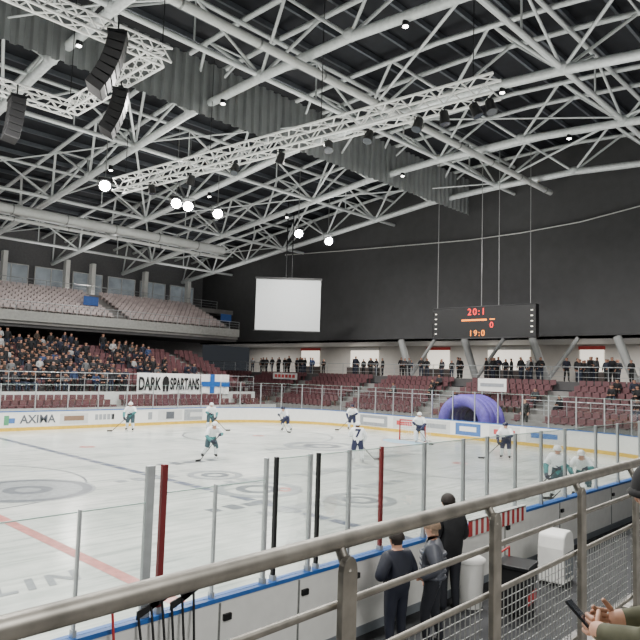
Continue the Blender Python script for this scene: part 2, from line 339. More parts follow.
lp=onz(28,490,0); ringm('centre_logo_disc',lp.x,lp.y,1.0,2.0,ICG,ZI+.0005); ringm('centre_logo_ring',lp.x,lp.y,1.75,.3,ICD,ZI+.001); ringm('centre_logo',lp.x,lp.y,.55,.35,ICD,ZI+.0015)
q=MB(); ZX=12.9
yy=Y0+.2
while yy<Y1-.6:
    q.add([V((ZX-.17,yy,ZI)),V((ZX+.17,yy,ZI)),V((ZX+.17,yy+.9,ZI)),V((ZX-.17,yy+.9,ZI))],[(0,1,2,3)]); yy+=1.05
q.build('zone_line',ICB,ice)
strip('goal_line',31.82,31.88,Y0+1.5,Y1-1.5,ICR)
for yc in (CY-7,CY+7):
    ringm('face_off_circle',25.8,yc,4.5,.1,ICD); ringm('face_off_spot',25.8,yc,.25,.25,ICR); 
    ringm('face_off_spot',14.9,yc,.25,.25,ICR)
ringm('goal_crease',31.85,CY,.9,1.8,ICLB,ZI,24,90,270); ringm('crease_edge',31.85,CY,1.8,.05,ICR,ZI+.001,24,90,270)
text('LIN',.85,(1,0,0),(0,1,0),onz(34,584,.006),M('ice_letter_grey',c8(128,134,138),.3,0,.2),'ice_lettering',ice,.03,.0005,1.35,.25)
def iceads(px,py,w,h,n,m):
    p=onz(px,py,ZI+.001); q=MB()
    for k in range(n):
        a=p.x-w/2+k*w/n; wd=w/n*(.55+.3*((k*7)%3)/2); hh=h*(.7+.3*((k*5)%2)); q.add([V((a,p.y-hh/2,ZI+.001)),V((a+wd,p.y-hh/2,ZI+.001)),V((a+wd,p.y+hh/2,ZI+.001)),V((a,p.y+hh/2,ZI+.001))],[(0,1,2,3)])
    q.build('ice_advert',m,ice)
for a in ((262,478,3.2,.7,5,ICG),(310,505,3.8,.8,6,ICG),(190,462,3,.7,5,ICD),(300,447,4.6,.9,6,ICG),(378,484,3,.7,5,ICG),(245,505,2.6,.6,4,ICD),(335,470,4.2,1.0,6,ICG),(150,478,2.6,.6,4,ICG),(390,456,4,.8,5,ICG)): iceads(*a)
for px,py,r in ((322,446,1.8),(258,489,1.3),(215,475,.9),(360,500,1.0)):
    p=onz(px,py,0); ringm('ice_emblem',p.x,p.y,r,r*.3,ICG,ZI+.0015); ringm('ice_emblem',p.x,p.y,r*.45,r*.25,ICD,ZI+.0015)
# ------------------------------------------------------------------ boards and glass
near=[V((-6,Y0,0)),V((X1-RC,Y0,0))]; end=arc(X1-RC,Y0+RC,RC,-90,0)+arc(X1-RC,Y1-RC,RC,0,90); far=[V((X1-RC,Y1,0)),V((-8,Y1,0))]
def nrm(path):
    out=[]
    for i in range(len(path)):
        a=path[max(0,i-1)]; b=path[min(len(path)-1,i+1)]; t=(b-a).normalized(); out.append(V((-t.y,t.x,0)))
    return out
def ribbon(path,a,b,z0,z1,name,m,parent=None):
    N=nrm(path); q=MB(); vs=[];fs=[]
    for p,n in zip(path,N): vs+=[p+n*a+V((0,0,z0)),p+n*b+V((0,0,z0)),p+n*b+V((0,0,z1)),p+n*a+V((0,0,z1))]
    k=len(path)
    for i in range(k-1):
        for j in range(4): fs.append((4*i+j,4*i+(j+1)%4,4*i+4+(j+1)%4,4*i+4+j))
    fs+=[(3,2,1,0),(4*k-4,4*k-3,4*k-2,4*k-1)]; q.add(vs,fs); return q.build(name,m,parent)
BRD={}
for nm,path,lab in (('near',near,'white dasher boards with blue cap and tall glass along the team bench in front'),('end',end,'white dasher boards and glass curving round the goal end under the scoreboard'),('far',far,'long white dasher boards with adverts and glass below the far crowded stand')):
    r=E('dasher_boards',path[0]); BRD[nm]=r
    ribbon(path,-.12,0,0,1.1,'board_panel',WHITE,r); ribbon(path,-.14,.02,1.1,1.15,'cap_rail',BLUE,r); ribbon(path,0,.012,.0,.2,'kick_strip',YEL,r)
    T(r,lab,'rink boards')
def walk(path,step):
    out=[path[0]]; acc=0
    for a,b in zip(path,path[1:]):
        L=(b-a).length; t=step-acc
        while t<=L: out.append(a+(b-a)*(t/L)); t+=step
        acc=(acc+L)%step if L+acc>=step else acc+L
    return out
def pane(p,q,z0,z1,side):
    d=(q-p).normalized(); n=V((-d.y,d.x,0))*.008; p=p+d*.03; q=q-d*.03; m_=MB()
    F6=[(3,2,1,0),(4,5,6,7),(0,1,5,4),(1,2,6,5),(2,3,7,6),(3,0,4,7)]
    def bx(za,zb_,n): return [p-n+V((0,0,za)),q-n+V((0,0,za)),q+n+V((0,0,za)),p+n+V((0,0,za)),p-n+V((0,0,zb_)),q-n+V((0,0,zb_)),q+n+V((0,0,zb_)),p+n+V((0,0,zb_))]
    m_.add(bx(z0,z1,n),F6); o=m_.build('glass_pane',GLASSN if side=='near' else GLASS,BRD[side])
    m_=MB(); m_.add(bx(z1,z1+.012,n),F6); m_.build('pane_edge',GEDGE,o,world=False)
def post(p,z0,z1,m,side,w=.035,lab=None):
    r=MB(); r.box(p.x-w,p.x+w,p.y-.03,p.y+.03,z0,z1); o=r.build('glass_post',m,BRD[side],bev=.006)
    k=MB(); k.box(p.x-w-.008,p.x+w+.008,p.y-.04,p.y+.04,z0,z0+.07); k.build('post_clamp',ALU,o,world=False)
    if lab: o['label']=lab
npx=[(-150,2.42,ALU,.02,0),(82,2.42,ALU,.012,0),(150,2.8,ALU,.05,'thick silver glass post'),(164,2.8,DRED,.035,'maroon glass post'),(216,2.5,ALU,.012,0),(266,2.76,ALU,.024,0),(276,2.76,BLACKM,.024,'dark glass post'),(310,2.76,ALU,.024,0),(318,2.76,BLACKM,.024,'dark glass post'),(349,2.76,ALU,.024,0),(381,2.76,DRED,.028,'maroon glass post'),(424,2.76,ALU,.028,0),(463,2.76,ALU,.028,0),(487,2.76,ALU,.03,0),(515,2.76,ALU,.03,0),(541,2.76,ALU,.03,0),(565,2.76,ALU,.03,0),(596,2.76,ALU,.035,0),(618,2.76,ALU,.035,0),(640,2.76,ALU,.035,0),(656,2.76,ALU,.035,0)]
pts=[]
for i,(px,zt,m,w,cn) in enumerate(npx):
    p=onY(px,480,Y0-.06); p=V((p.x,Y0-.06,0)); pts.append((p,zt)); post(p,1.15,zt,m,'near',w,cn)
for i in range(len(pts)-1):
    if (pts[i+1][0]-pts[i][0]).length>.3: pane(pts[i][0],pts[i+1][0],1.15,min(pts[i][1],pts[i+1][1])-.03,'near')
ne=[p-n*.06 for p,n in zip(end,nrm(end))]; we=walk(ne,1.6)
for i,p in enumerate(we): post(p,1.15,3.0,ALU,'end',.04)
for i in range(len(we)-1): pane(we[i],we[i+1],1.15,2.97,'end')
nf=[p+V((0,.06,0)) for p in far]; wf=walk(nf,2.0)
for i,p in enumerate(wf): post(p,1.15,2.75,ALU,'far',.028)
for i in range(len(wf)-1): pane(wf[i],wf[i+1],1.15,2.72,'far')
# adverts on the boards
def fadv(px0,px1,z0,z1,m,nm='advert',d=.008):
    a=onY(px0,420,Y1-d).x; b_=onY(px1,420,Y1-d).x; q=MB(); q.box(a,b_,Y1-d,Y1-.001,z0,z1); q.build(nm,m,BRD['far']); return (a+b_)/2
ADD=M('advert_dark',c8(84,88,96),.5); ADB=M('advert_blue',c8(70,110,170),.5); ADG=M('advert_green',c8(80,150,110),.5); ADR=M('advert_red',c8(190,70,72),.5); ADO=M('advert_brown',c8(130,104,84),.5); ADY=M('advert_grey',c8(150,154,158),.5)
text('AXIMA',.68,(1,0,0),(0,0,1),(onY(38,420,Y1).x,Y1-.012,.64),ADD,'advert_lettering',BRD['far'],.012)
fadv(4,9,.35,.9,ADG,'advert_logo'); fadv(9,15,.45,.75,ADB,'advert_logo')
fadv(60,88,.3,.95,OFFW); fadv(64,84,.5,.8,ADO,'advert_mark',.012)
for k in range(5): fadv(95+k*4,98+k*4,.5,.85,ADY,'advert_mark')
fadv(112,114,.5,.85,ADD,'advert_mark'); fadv(148,152,.4,.9,ADY,'advert_mark'); fadv(158,182,.3,1.0,OFFW); fadv(166,174,.4,.9,ADD,'advert_mark',.012)
fadv(184,240,.25,1.02,ADY); fadv(190,210,.5,.8,OFFW,'advert_mark',.012); fadv(216,234,.5,.8,ADG,'advert_mark',.012)
def eadv(y0,y1,z0,z1,m,nm='advert',d=.008): q=MB(); q.box(X1-d,X1-.001,y0,y1,z0,z1); q.build(nm,m,BRD['end'])
for (y0,y1,m,m2) in ((15.4,17.6,OFFW,ADB),(18,20,OFFW,ADR),(20.6,22.4,ADB,WHITE),(22.8,25,OFFW,ADY),(25.5,27.4,OFFW,ADR),(27.9,30.4,ADY,WHITE)):
    eadv(y0,y1,.25,1.0,m); eadv(y0+.3,y1-.3,.5,.8,m2,'advert_mark',.012)
for i,px in enumerate((222,300,352,430,505,560,612)):
    x=onY(px,560,Y0-.13).x; q=MB(); q.box(x-.012,x+.012,Y0-.135,Y0-.12,.03,1.08); q.build('panel_seam',GALV,BRD['near'])
    q=MB(); q.box(x+.05,x+.17,Y0-.16,Y0-.12,.86,.94); q.build('door_latch',BLACKM,BRD['near'],bev=.006)
q=MB(); q.box(-6,28,Y0-.132,Y0-.12,.0,.14); q.build('inner_kick_strip',GREYP,BRD['near'])
# goal
gx=31.85; g=E('hockey_goal',(gx,CY,0)); T(g,'red framed hockey goal with white net before the end boards','goal')
q=MB(); q.tube([V((gx,CY-.92,0)),V((gx,CY-.92,1.22)),V((gx,CY+.92,1.22)),V((gx,CY+.92,0))],.05,8); q.build('goal_frame',RED,g)
q=MB(); q.tube([V((gx,CY-.92,.03)),V((32.6,CY-.8,.03)),V((32.9,CY,.03)),V((32.6,CY+.8,.03)),V((gx,CY+.92,.03))],.04,6); q.build('base_frame',WHITE,g)
q=MB()
for k in range(13):
    y=CY-.9+k*.15; t=1-abs((y-CY)/.92)**2; q.tube([V((31.87,y,1.2)),V((32.3+.1*t,y,1.1)),V((32.55+.33*t,y,.04))],.01,4,cap=False)
for k in range(8):
    z=.12+k*.14; dx=.75-(z*.35); q.tube([V((31.87,CY-.9,z)),V((31.85+dx,CY-.75,z)),V((31.85+dx+.2,CY,z)),V((31.85+dx,CY+.75,z)),V((31.87,CY+.9,z))],.01,4,cap=False)
q.build('net',WHITE,g)
# ------------------------------------------------------------------ grandstands
def seat_geo(mb,m4,mi=0):
    mb.box(-.21,.21,-.02,.36,.40,.45,mi,m4); mb.box(-.21,.21,-.09,-.03,.44,.78,mi,m4); mb.box(-.03,.03,.0,.2,.0,.40,mi,m4)
sm=MB(); seat_geo(sm,Matrix.Identity(4)); SEATM=sm.mesh('stadium_seat',SEATR)
LY0,LT,LN=40.2,.9,14
def lz(i): return .55+.3*i if i<3 else 1.2+.306*i
gs=MB()
for i in range(LN): gs.box(-8,36.5,LY0+i*LT,LY0+(i+1)*LT,-.05,lz(i))
o=E('grandstand',(15,LY0,0)); gs.build('steps',CONC,o); T(o,'lower concrete grandstand with the crowd behind the far boards','grandstand')
q=MB(); q.box(-8,36.5,LY0-.12,LY0-.02,0,1.2); q.build('front_wall',OFFW,o)
q=MB(); q.box(-8,36.5,LY0+3*LT-.04,LY0+3*LT,1.16,2.11); q.build('parapet',OFFW,o)
st=MB()
for i in range(LN-1):
    for k in range(84):
        if k%20 in (18,19) : continue
        seat_geo(st,Matrix.Translation((-7.5+k*.52,LY0+i*LT+.55,lz(i)))@Matrix.Rotation(math.pi,4,'Z'))
T(st.build('seat_rows',SEATR),'rows of maroon seats filling the far lower stand','seats',kind='stuff')
UY0,UN,UT=52.4,11,.66
def uz(i): return 7.9+.275*i
gs=MB()
for i in range(UN): gs.box(-8,42,UY0+i*UT,UY0+(i+1)*UT,uz(i)-.8,uz(i))
o=E('grandstand',(15,UY0,6)); gs.build('steps',CONC,o); T(o,'upper balcony grandstand of empty seats above the crowd','grandstand')
q=MB(); q.box(-8,42,UY0-.25,UY0-.02,7.35,8.15); q.build('fascia',M('balcony_fascia',c8(150,150,146),.7),o)
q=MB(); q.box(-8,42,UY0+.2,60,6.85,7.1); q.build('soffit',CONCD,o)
st=MB()
for i in range(UN-1):
    for k in range(94):
        if k%24 in (21,22,23): continue
        seat_geo(st,Matrix.Translation((-7.5+k*.52,UY0+i*UT+.45,uz(i)))@Matrix.Rotation(math.pi,4,'Z'))
T(st.build('seat_rows',SEATP),'rows of pale grey and rose seats on the upper balcony stand','seats',kind='stuff')
def rail(name,p,q_,h,n,m,lab,nh=3):
    p=V(p); q_=V(q_); r=E(name,p); bar('top_rail',p+V((0,0,h)),q_+V((0,0,h)),.03,m,r)
    for k in range(1,nh): bar('mid_rail',p+V((0,0,h*k/nh)),q_+V((0,0,h*k/nh)),.015,m,r,6)
    for k in range(n+1):
        a=p+(q_-p)*(k/n); bar('rail_post',a,a+V((0,0,h)),.025,m,r,6)
    return T(r,lab,'railing')
RY=LY0+3*LT+.1
rail('guard_rail',(-8,RY,lz(3)),(36.4,RY,lz(3)),1.3,26,ALU,'grey guard rail in front of the crowded rows, carrying the banner')
rail('guard_rail',(-8,UY0-.15,8.15),(42,UY0-.15,8.15),.75,40,ALU,'grey guard rail along the upper balcony edge')
EX0,EN=38.3,7
TY=onX(471,412,37.7).y
def ez(i): return .85+.38*i
CZ=3.8
gs=MB()
for i in range(EN):
    for (ya,yb) in (((2,TY-2.3),(TY+2.3,60)) if i<2 else ((2,60),)): gs.box(EX0+i*LT,EX0+(i+1)*LT,ya,yb,-.05,ez(i))
o=E('grandstand',(EX0,22,0)); gs.build('steps',CONC,o); T(o,'grandstand with maroon seats behind the goal end boards','grandstand')
q=MB(); q.box(EX0-.1,EX0-.02,2,TY-2.3,0,1.2); q.box(EX0-.1,EX0-.02,TY+2.3,60,0,1.2); q.build('front_wall',CONC,o)
q=MB(); q.box(EX0+EN*LT,56,-5,66,CZ-.6,CZ); ST(q.build('floor_concourse',CONCD))
st=MB(); RW=["one","two","three","four","five","six","seven"]
for i in range(EN):
    for k in range(108):
        y=3+k*.52; x=EX0+i*LT+.55
        if k%16 in (13,14,15) or (i<2 and abs(y-TY)<2.6): continue
        if 14<=k<62:
            ob=bpy.data.objects.new('stadium_seat',SEATM); COL.objects.link(ob); ob.location=(x,y,ez(i)); ob.rotation_euler=(0,0,math.pi/2)
            T(ob,f'maroon seat in row {RW[i]} of the end stand, {ordw(k-13)} from the right','seat','maroon seats behind the goal end')
        else: seat_geo(st,Matrix.Translation((x,y,ez(i)))@Matrix.Rotation(math.pi/2,4,'Z'))
T(st.build('seat_rows',SEATR),'maroon seats at the outer ends of the end stand','seats',kind='stuff')
rail('guard_rail',(EX0+EN*LT+.1,2,CZ),(EX0+EN*LT+.1,62,CZ),1.05,30,ALU,'grey guard rail along the concourse above the end stand')
rail('guard_rail',(EX0+2*LT+.03,2,ez(2)),(EX0+2*LT+.03,TY-2.4,ez(2)),.95,12,ALU,'grey guard rail between rows of the end stand, right of the tunnel')
rail('guard_rail',(EX0+2*LT+.03,TY+2.4,ez(2)),(EX0+2*LT+.03,58,ez(2)),.95,20,ALU,'grey guard rail between rows of the end stand, left of the tunnel')
# ------------------------------------------------------------------ walls
def zb(y): return 18.6-.11*max(0,abs(y-22)-6)
WX=47.
q=MB(); ys=[-8,0,8,16,28,36,44,52,60,66.2]
for a,b_ in zip(ys,ys[1:]): q.add([V((WX,a,7)),V((WX,b_,7)),V((WX,b_,zb(b_)+3.1)),V((WX,a,zb(a)+3.1)),V((WX+.4,a,7)),V((WX+.4,b_,7)),V((WX+.4,b_,zb(b_)+3.1)),V((WX+.4,a,zb(a)+3.1))],[(3,2,1,0),(4,5,6,7),(0,1,5,4)])
ST(q.build('wall_right',DARKW))
q=MB(); q.box(55,55.3,-8,66,CZ,7.3); ST(q.build('wall_concourse',M('concourse_wall',c8(206,202,196),.7,0,.12,.4)))
q=MB(); q.box(WX,55.3,-8,66,7.0,7.2); ST(q.build('ceiling_concourse',OFFW))
q=MB(); q.box(-30,WX+.4,66,66.4,0,18); ST(q.build('wall_far',M('far_wall',c8(104,104,106),.8)))
q=MB(); q.box(-30,WX,59.7,66,10.4,10.9); ST(q.build('floor_gallery',CONC))
WIN=M('gallery_window',c8(140,148,154),.15,0,.6,.5,emit=.3); 
k=0
for x in range(-6,46,4):
    k+=1; q=MB(); q.box(x+.3,x+3.5,65.9,65.98,11.6,13.8); w=ST(q.build(f'window_{k}',WIN)); q=MB()
    q.box(x+.2,x+3.6,65.86,65.97,13.8,13.9); q.box(x+.2,x+3.6,65.86,65.97,11.5,11.6); q.box(x+.2,x+.3,65.86,65.97,11.6,13.8); q.box(x+3.5,x+3.6,65.86,65.97,11.6,13.8); q.box(x+1.85,x+1.95,65.86,65.97,11.6,13.8); q.build('window_frame',OFFW,w)
for i,px in enumerate((3,66,92,145,188)):
    x=onY(px,270,65).x; q=MB(); q.box(x-.22,x+.22,64.5,65.2,10.9,zb(65)+.3); T(q.build('column',WHITE,bev=.03),f'white square column on the far gallery, {ordw(i+1)} from the left','column','columns on the far gallery')
rail('guard_rail',(-8,60.2,10.9),(45,60.2,10.9),.9,24,ALU,'grey guard rail along the glazed gallery behind the upper stand')
KR=M('kiosk_red',c8(170,60,58),.6,emit=.1); KL=M('kiosk_light',c8(244,236,222),.5,emit=1.2); KD=M('opening_dark',c8(70,62,60),.7)
for i,(y,w_,red) in enumerate(((12.5,3.4,1),(20,2,1),(26.5,4.2,0),(35,2.6,1),(44,4,0),(53,3,1))):
    q=MB(); q.box(54.9,54.99,y,y+w_,CZ+.9,6.55); w=q.build('serving_hatch',KL); T(w,f'lit serving hatch on the concourse wall, {ordw(i+1)} from the right','hatch','lit hatches on the concourse')
    q=MB(); q.box(54.85,54.99,y-.1,y+w_+.1,6.55,6.85); q.build('hatch_header',KR if red else OFFW,w); q=MB(); q.box(54.5,54.99,y-.2,y+w_+.2,CZ,CZ+.9); q.build('hatch_counter',KD,w)
for i,px in enumerate((405,470,540,628)):
    y=onX(px,355,46).y; r=E('inclined_column',(46.4,y,CZ)); bar('shaft',(46.3,y-.4,CZ),(46.6,y+.9,7.05),.3,GREYC,r,10); bar('shaft',(46.3,y-.4,CZ),(46.7,y-2.6,7.05),.16,GREYC,r,8)
    T(r,f'slanted grey column under the dark wall, {ordw(i+1)} from the left','column','slanted columns of the concourse')
# ------------------------------------------------------------------ roof
ys=[-8,0,8,16,28,36,44,52,60,66.5]; q=MB()
for a,b_ in zip(ys,ys[1:]): q.add([V((-30,a,zb(a)+3.1)),V((WX+.5,a,zb(a)+3.1)),V((WX+.5,b_,zb(b_)+3.1)),V((-30,b_,zb(b_)+3.1))],[(3,2,1,0)])
ST(q.build('ceiling',DECK))
for i in range(36):
    y=-6+i*2; q=MB(); q.box(-12,WX-.05,y-.07,y+.07,zb(y)+2.78,zb(y)+3.06); T(q.build('roof_purlin',STEELD),f'dark steel purlin under the roof deck, {ordw(i+1)} from the near side','purlin','purlins under the roof deck')
XT=[-4,4,12,20,28,36,44]
NODE=M('node_plate',c8(196,200,200),.45,.1)
for i,xt in enumerate(XT[::-1]):
    r=E('roof_truss',(xt,22,zb(22))); T(r,f'long pale steel roof truss across the hall, {ordw(i+1)} from the dark scoreboard wall','roof truss','main roof trusses')
    nd=[-6+6*k for k in range(13)]
    q=MB(); q.tube([V((xt,y,zb(y))) for y in nd],.23,12); q.build('bottom_chord',STEEL,r)
    for s in (-1,1):
        q=MB(); q.tube([V((xt+s*1.2,y,zb(y)+2.5)) for y in nd],.14,8); q.build('top_chord',STEEL,r)
    for k in range(12):
        y0=nd[k]; y1=nd[k+1]; ym=(y0+y1)/2
        for s in (-1,1):
            tp=V((xt+s*1.2,ym,zb(ym)+2.5)); bar('web_member',(xt,y0,zb(y0)),tp,.085,STEEL,r,8); bar('web_member',tp,(xt,y1,zb(y1)),.085,STEEL,r,8)
        bar('cross_strut',(xt-1.2,ym,zb(ym)+2.5),(xt+1.2,ym,zb(ym)+2.5),.06,STEEL,r,6)
    for y in nd[1:-1]:
        q=MB(); q.ball((xt,y,zb(y)+.08),(.36,.4,.3),10,6); q.build('node_joint',NODE,r)
YS=[0,12,24,36,48,60]; XE=WX-.15
for i,y in enumerate(YS):
    z0=zb(y)+.1; z1=zb(y)+2.3; r=E('cross_truss',(22,y,z0)); T(r,f'pale cross truss running toward the scoreboard wall, {ordw(i+1)} from the near side','roof truss','cross trusses of the roof')
    bar('bottom_chord',(-12,y,z0),(XE,y,z0),.14,STEEL,r); bar('top_chord',(-12,y,z1),(XE,y,z1),.12,STEEL,r)
    for k in range(7):
        x=-12+8*k; bar('web_member',(x,y,z0),(x+4,y,z1),.075,STEEL,r,6); bar('web_member',(x+4,y,z1),(min(x+8,XE),y,z0),.075,STEEL,r,6); bar('web_member',(x+4,y,z1),(x+4,y,z0),.05,STEEL,r,6)
for i in range(len(XT)-1):
    for j in range(len(YS)-1):
        if (i+j)%2:
            a=V((XT[i+1],YS[j],zb(YS[j])+.3)); b_=V((XT[i],YS[j+1],zb(YS[j+1])+.3)); rd=.05
        else:
            a=V((XT[i],YS[j],zb(YS[j])+.3)); b_=V((XT[i+1],YS[j+1],zb(YS[j+1])+.3)); rd=.075
        T(bar('wind_brace',a,b_,rd,STEEL),f'slim diagonal brace in bay {ordw(i+1)} across and {ordw(j+1)} deep between roof trusses','brace','diagonal braces of the roof')
LSM=M('lens_small',(1,.96,.9),.3,emit=14); k=0
for xt in (12,20,28,36):
    for y in (15,27,39,51):
        k+=1; z=zb(y)-.28; q=MB(); q.cyl((xt,y,z+.12),(xt,y,z-.24),.12,.17,12); o=q.build('roof_lamp',BLACKM); q=MB(); q.ball((xt,y,z-.24),(.13,.13,.07),10,5); q.build('lens',LSM,o)
        T(o,f'small lit lamp under a roof truss, {ordw([12,20,28,36].index(xt)+1)} truss across and {ordw([15,27,39,51].index(y)+1)} deep','lamp','small lamps under the roof trusses')
SMO=M('smoke_curtain',c8(146,149,149),.4,.4,.1,1); q=MB(); x=2.0; vs=[]; n=0
while x<46.8:
    for dx,dy in ((0,0),(.22,0),(.3,.16),(.52,.16)): vs+=[V((x+dx,28+dy,17.6)),V((x+dx,28+dy,20.6))]; n+=1
    x+=.6
q.add(vs,[(2*i,2*i+2,2*i+3,2*i+1) for i in range(n-1)]); T(q.build('smoke_curtain',SMO),'grey ribbed metal panel band hanging lengthwise under the roof','panel')
def duct(y,z,r,x0,x1,lab,m=OFFW):
    q=MB(); q.cyl((x0,y,z),(x1,y,z),r,n=16); o=q.build('ventilation_duct',m)
    x=x0+1
    while x<x1: 
        q=MB(); q.cyl((x,y,z),(x+.08,y,z),r+.03,n=16); q.build('duct_ring',GALV,o); x+=4
    T(o,lab,'duct')
duct(47.6,15.0,.38,-8,36,'thick pale ventilation duct above the upper balcony'); duct(47.2,14.2,.14,-8,36,'thin pale pipe just below the thick balcony duct'); duct(20.6,18.0,.2,4,46,'slim white duct along the middle of the roof')
# box trusses for rigging
TRW=M('truss_white_glow',c8(250,250,246),.4,0,.03,5,.12)  # white paint plus a faint added glow so the truss stands out
def boxtruss(p,q_,w,lab,cat='lighting truss',rc=.045,rl=.026):
    p=V(p);q_=V(q_); d=(q_-p).normalized(); s=V((-d.y,d.x,0)).normalized(); u=V((0,0,1)); r=E('lighting_truss',p); L=(q_-p).length
    cs=[(-1,-1),(1,-1),(1,1),(-1,1)]
    for a,b_ in cs: bar('chord',p+s*a*w/2+u*b_*w/2,q_+s*a*w/2+u*b_*w/2,rc,TRW,r,6)
    n=int(L/w/.9); m_=MB()
    for f in range(4):
        c0=cs[f]; c1=cs[(f+1)%4]
        for k in range(n):
            t0=p+d*(L*k/n); t1=p+d*(L*(k+1)/n); A=c0 if k%2 else c1; B_=c1 if k%2 else c0
            m_.tube([t0+s*A[0]*w/2+u*A[1]*w/2,t1+s*B_[0]*w/2+u*B_[1]*w/2],rl,5,cap=False)
    m_.build('lattice',TRW,r); return T(r,lab,cat)
LA=onz(497,86,15); LB=onz(118,186,15)
boxtruss(LA,LB,.75,'long white lattice lighting truss with black spotlights, hanging over the ice','lighting truss',.06,.035)
a_=onz(170,57,15); b_=onz(30,0,15); c_=onz(66,106,15); d_=onz(0,89,15); RX=(a_.x+c_.x)/2; RN=(a_.y+b_.y)/2; RF=(c_.y+d_.y)/2
boxtruss((RX,RN+.25,15),(RX,RF-.25,15),.5,'white rigging truss over centre ice, side nearest the scoreboard'); boxtruss((-1,RN,15),(RX+.25,RN,15),.5,'white rigging truss over centre ice, near side at top left'); boxtruss((-1,RF,15),(RX+.25,RF,15),.5,'white rigging truss over centre ice, far side at left edge')
for i,(p) in enumerate([LA+(LB-LA)*t for t in (.04,.35,.66,.97)]): T(bar('suspension_cable',p+V((0,0,.35)),p+V((0,0,zb(p.y)+2.8-p.z)),.02,BLACKM),f'dark cable holding the long lighting truss, {ordw(i+1)} from the right','cable','cables of the long lighting truss')
for i,(x,y,l_) in enumerate(((RX,RN,'near right'),(RX,RF,'far right'),(4,RN,'near left'),(4,RF,'far left'))): T(bar('suspension_cable',(x,y,15.25),(x,y,zb(y)+2.8),.02,BLACKM),f'dark cable holding the centre ice rigging at its {l_} corner','cable','cables of the centre rigging')
LENSD=M('lens_dark',c8(60,64,72),.1)
def spot(p,lab,tilt=(0.3,.3)):
    r=E('spotlight',p); d=V((tilt[0],tilt[1],-1)).normalized(); p=V(p); c=p-V((0,0,.38))
    q=MB(); q.cyl(c-d*.28,c+d*.25,.17,.22,14); q.build('housing',BLACK,r)
    q=MB(); q.cyl(c+d*.25,c+d*.26,.2,n=14); q.build('lens',LENSD,r)
    q=MB(); q.tube([c+V((.25,0,0)),c+V((.25,0,.28)),c+V((-.25,0,.28)),c+V((-.25,0,0))],.02,5); q.cyl(c+V((0,0,.28)),p,.025,n=6); q.build('yoke',BLACKM,r)
    T(r,lab,'spotlight','black spotlights on the long lighting truss')
D=LB-LA
for i,t in enumerate((.01,.035,.09,.14,.24,.33,.45,.58,.72,.86)): spot(LA+D*t-V((0,0,.39)),f'black spotlight under the long lighting truss, {ordw(i+1)} from the right',(random.uniform(-.5,.5),random.uniform(-.5,.5)))
LENS=M('lens_lit',(1,.97,.92),.3,emit=200)
def flood(p,lab):
    r=E('floodlight',p); p=V(p); d=V((-.45,-.75,-.5)).normalized()
    q=MB(); q.tube([p-d*.5,p-d*.3,p],[.16,.3,.42],18); q.build('housing',BLACKM,r)
    q=MB(); q.ball(p,(.32,.32,.14),16,5,0,lo=0,mat=d.to_track_quat('Z','Y').to_matrix()); q.build('lens',LENS,r)
    q=MB(); s=d.cross(V((0,0,1))).normalized(); c=p-d*.22; q.tube([c+s*.44,c+s*.44+V((0,0,.5)),c-s*.44+V((0,0,.5)),c-s*.44],.03,6); q.cyl(c+V((0,0,.5)),V((c.x,c.y,zb(p.y)+2.85)),.03,n=6); q.build('yoke',GALV,r)
    T(r,lab,'floodlight','floodlights above the far boards')
for i,px in enumerate(((110,184),(178,203),(190,206),(221,213),(303,233),(330,241))):
    p=onz(px[0],px[1],15); flood((p.x,36.6,15),f'lit floodlight hanging over the far boards, {ordw(i+1)} from the left')
GRL=M('grille_dark',c8(34,35,38),.6)
def larray(p,n,rz,lab,a0=-.12,da=-.075):
    r=E('line_array_speaker',p,rz)
    q=MB(); q.box(-.45,.45,-.3,.3,-.08,0); q.build('bumper_frame',BLACKM,r,world=False); q=MB(); q.cyl((0,0,0),(0,0,.55),.03,n=6); q.build('hoist_chain',BLACKM,r,world=False)
    pos=V((0,0,-.1)); a=a0
    for k in range(n):
        m4=Matrix.Translation(pos)@Matrix.Rotation(a,4,'X'); q=MB(); q.prism([(-.42,-.25),(.42,-.25),(.45,0),(-.45,0)],-.26,.28,0,m4); q.build('speaker_cabinet',BLACK,r,bev=.02,world=False)
        q=MB(); q.box(-.38,.38,-.27,-.262,-.22,-.03,0,m4); q.build('speaker_grille',GRL,r,world=False)
        pos=m4@V((0,0,-.275)); a+=da
    T(r,lab,'speaker','hanging speaker columns')
p=onz(118,36,14.3); larray(p,7,math.radians(-122),'large curved black speaker column hanging at the top left, nearest one')
p=onz(121,92,14.3); larray(p,6,math.radians(-122),'smaller curved black speaker column behind the large one')
p=onz(17,98,14.3); larray(p,6,math.radians(-100),'black speaker column hanging at the left edge of the photo',-.03,-.03)
# ------------------------------------------------------------------ scoreboard
SX=42.; A=onX(433,309,SX); B_=onX(536,340,SX); y1,y0=A.y,B_.y; z1,z0=9.15,6.8
r=E('scoreboard',(SX,(y0+y1)/2,z0)); T(r,'black electronic scoreboard with red digits hanging before the dark wall','scoreboard')
q=MB(); q.box(SX,SX+.5,y0,y1,z0,z1); q.build('case',BLACK,r,bev=.04)
q=MB(); q.tube([V((SX-.02,y0,z0)),V((SX-.02,y1,z0)),V((SX-.02,y1,z1)),V((SX-.02,y0,z1))],.03,4,closed=True); q.build('rim',M('rim_grey',c8(90,90,92),.5),r)
LR=M('led_red',(1,.02,.02),.5,emit=2.2); LO=M('led_orange',(1,.26,.02),.5,emit=2.0); LW=M('led_white',(.9,.85,.75),.5,emit=.9)
yc=(y0+y1)/2+.4
def digits(s,size,y,z,m):
    adv={':':.36}; ws=[adv.get(c,.64)*size for c in s]; t=sum(ws)/2+y
    for c,w_ in zip(s,ws):
        text(c,size,(0,-1,0),(0,0,1),(SX-.02,t-w_/2,z),m,'colon' if c==':' else 'digit',r); t-=w_
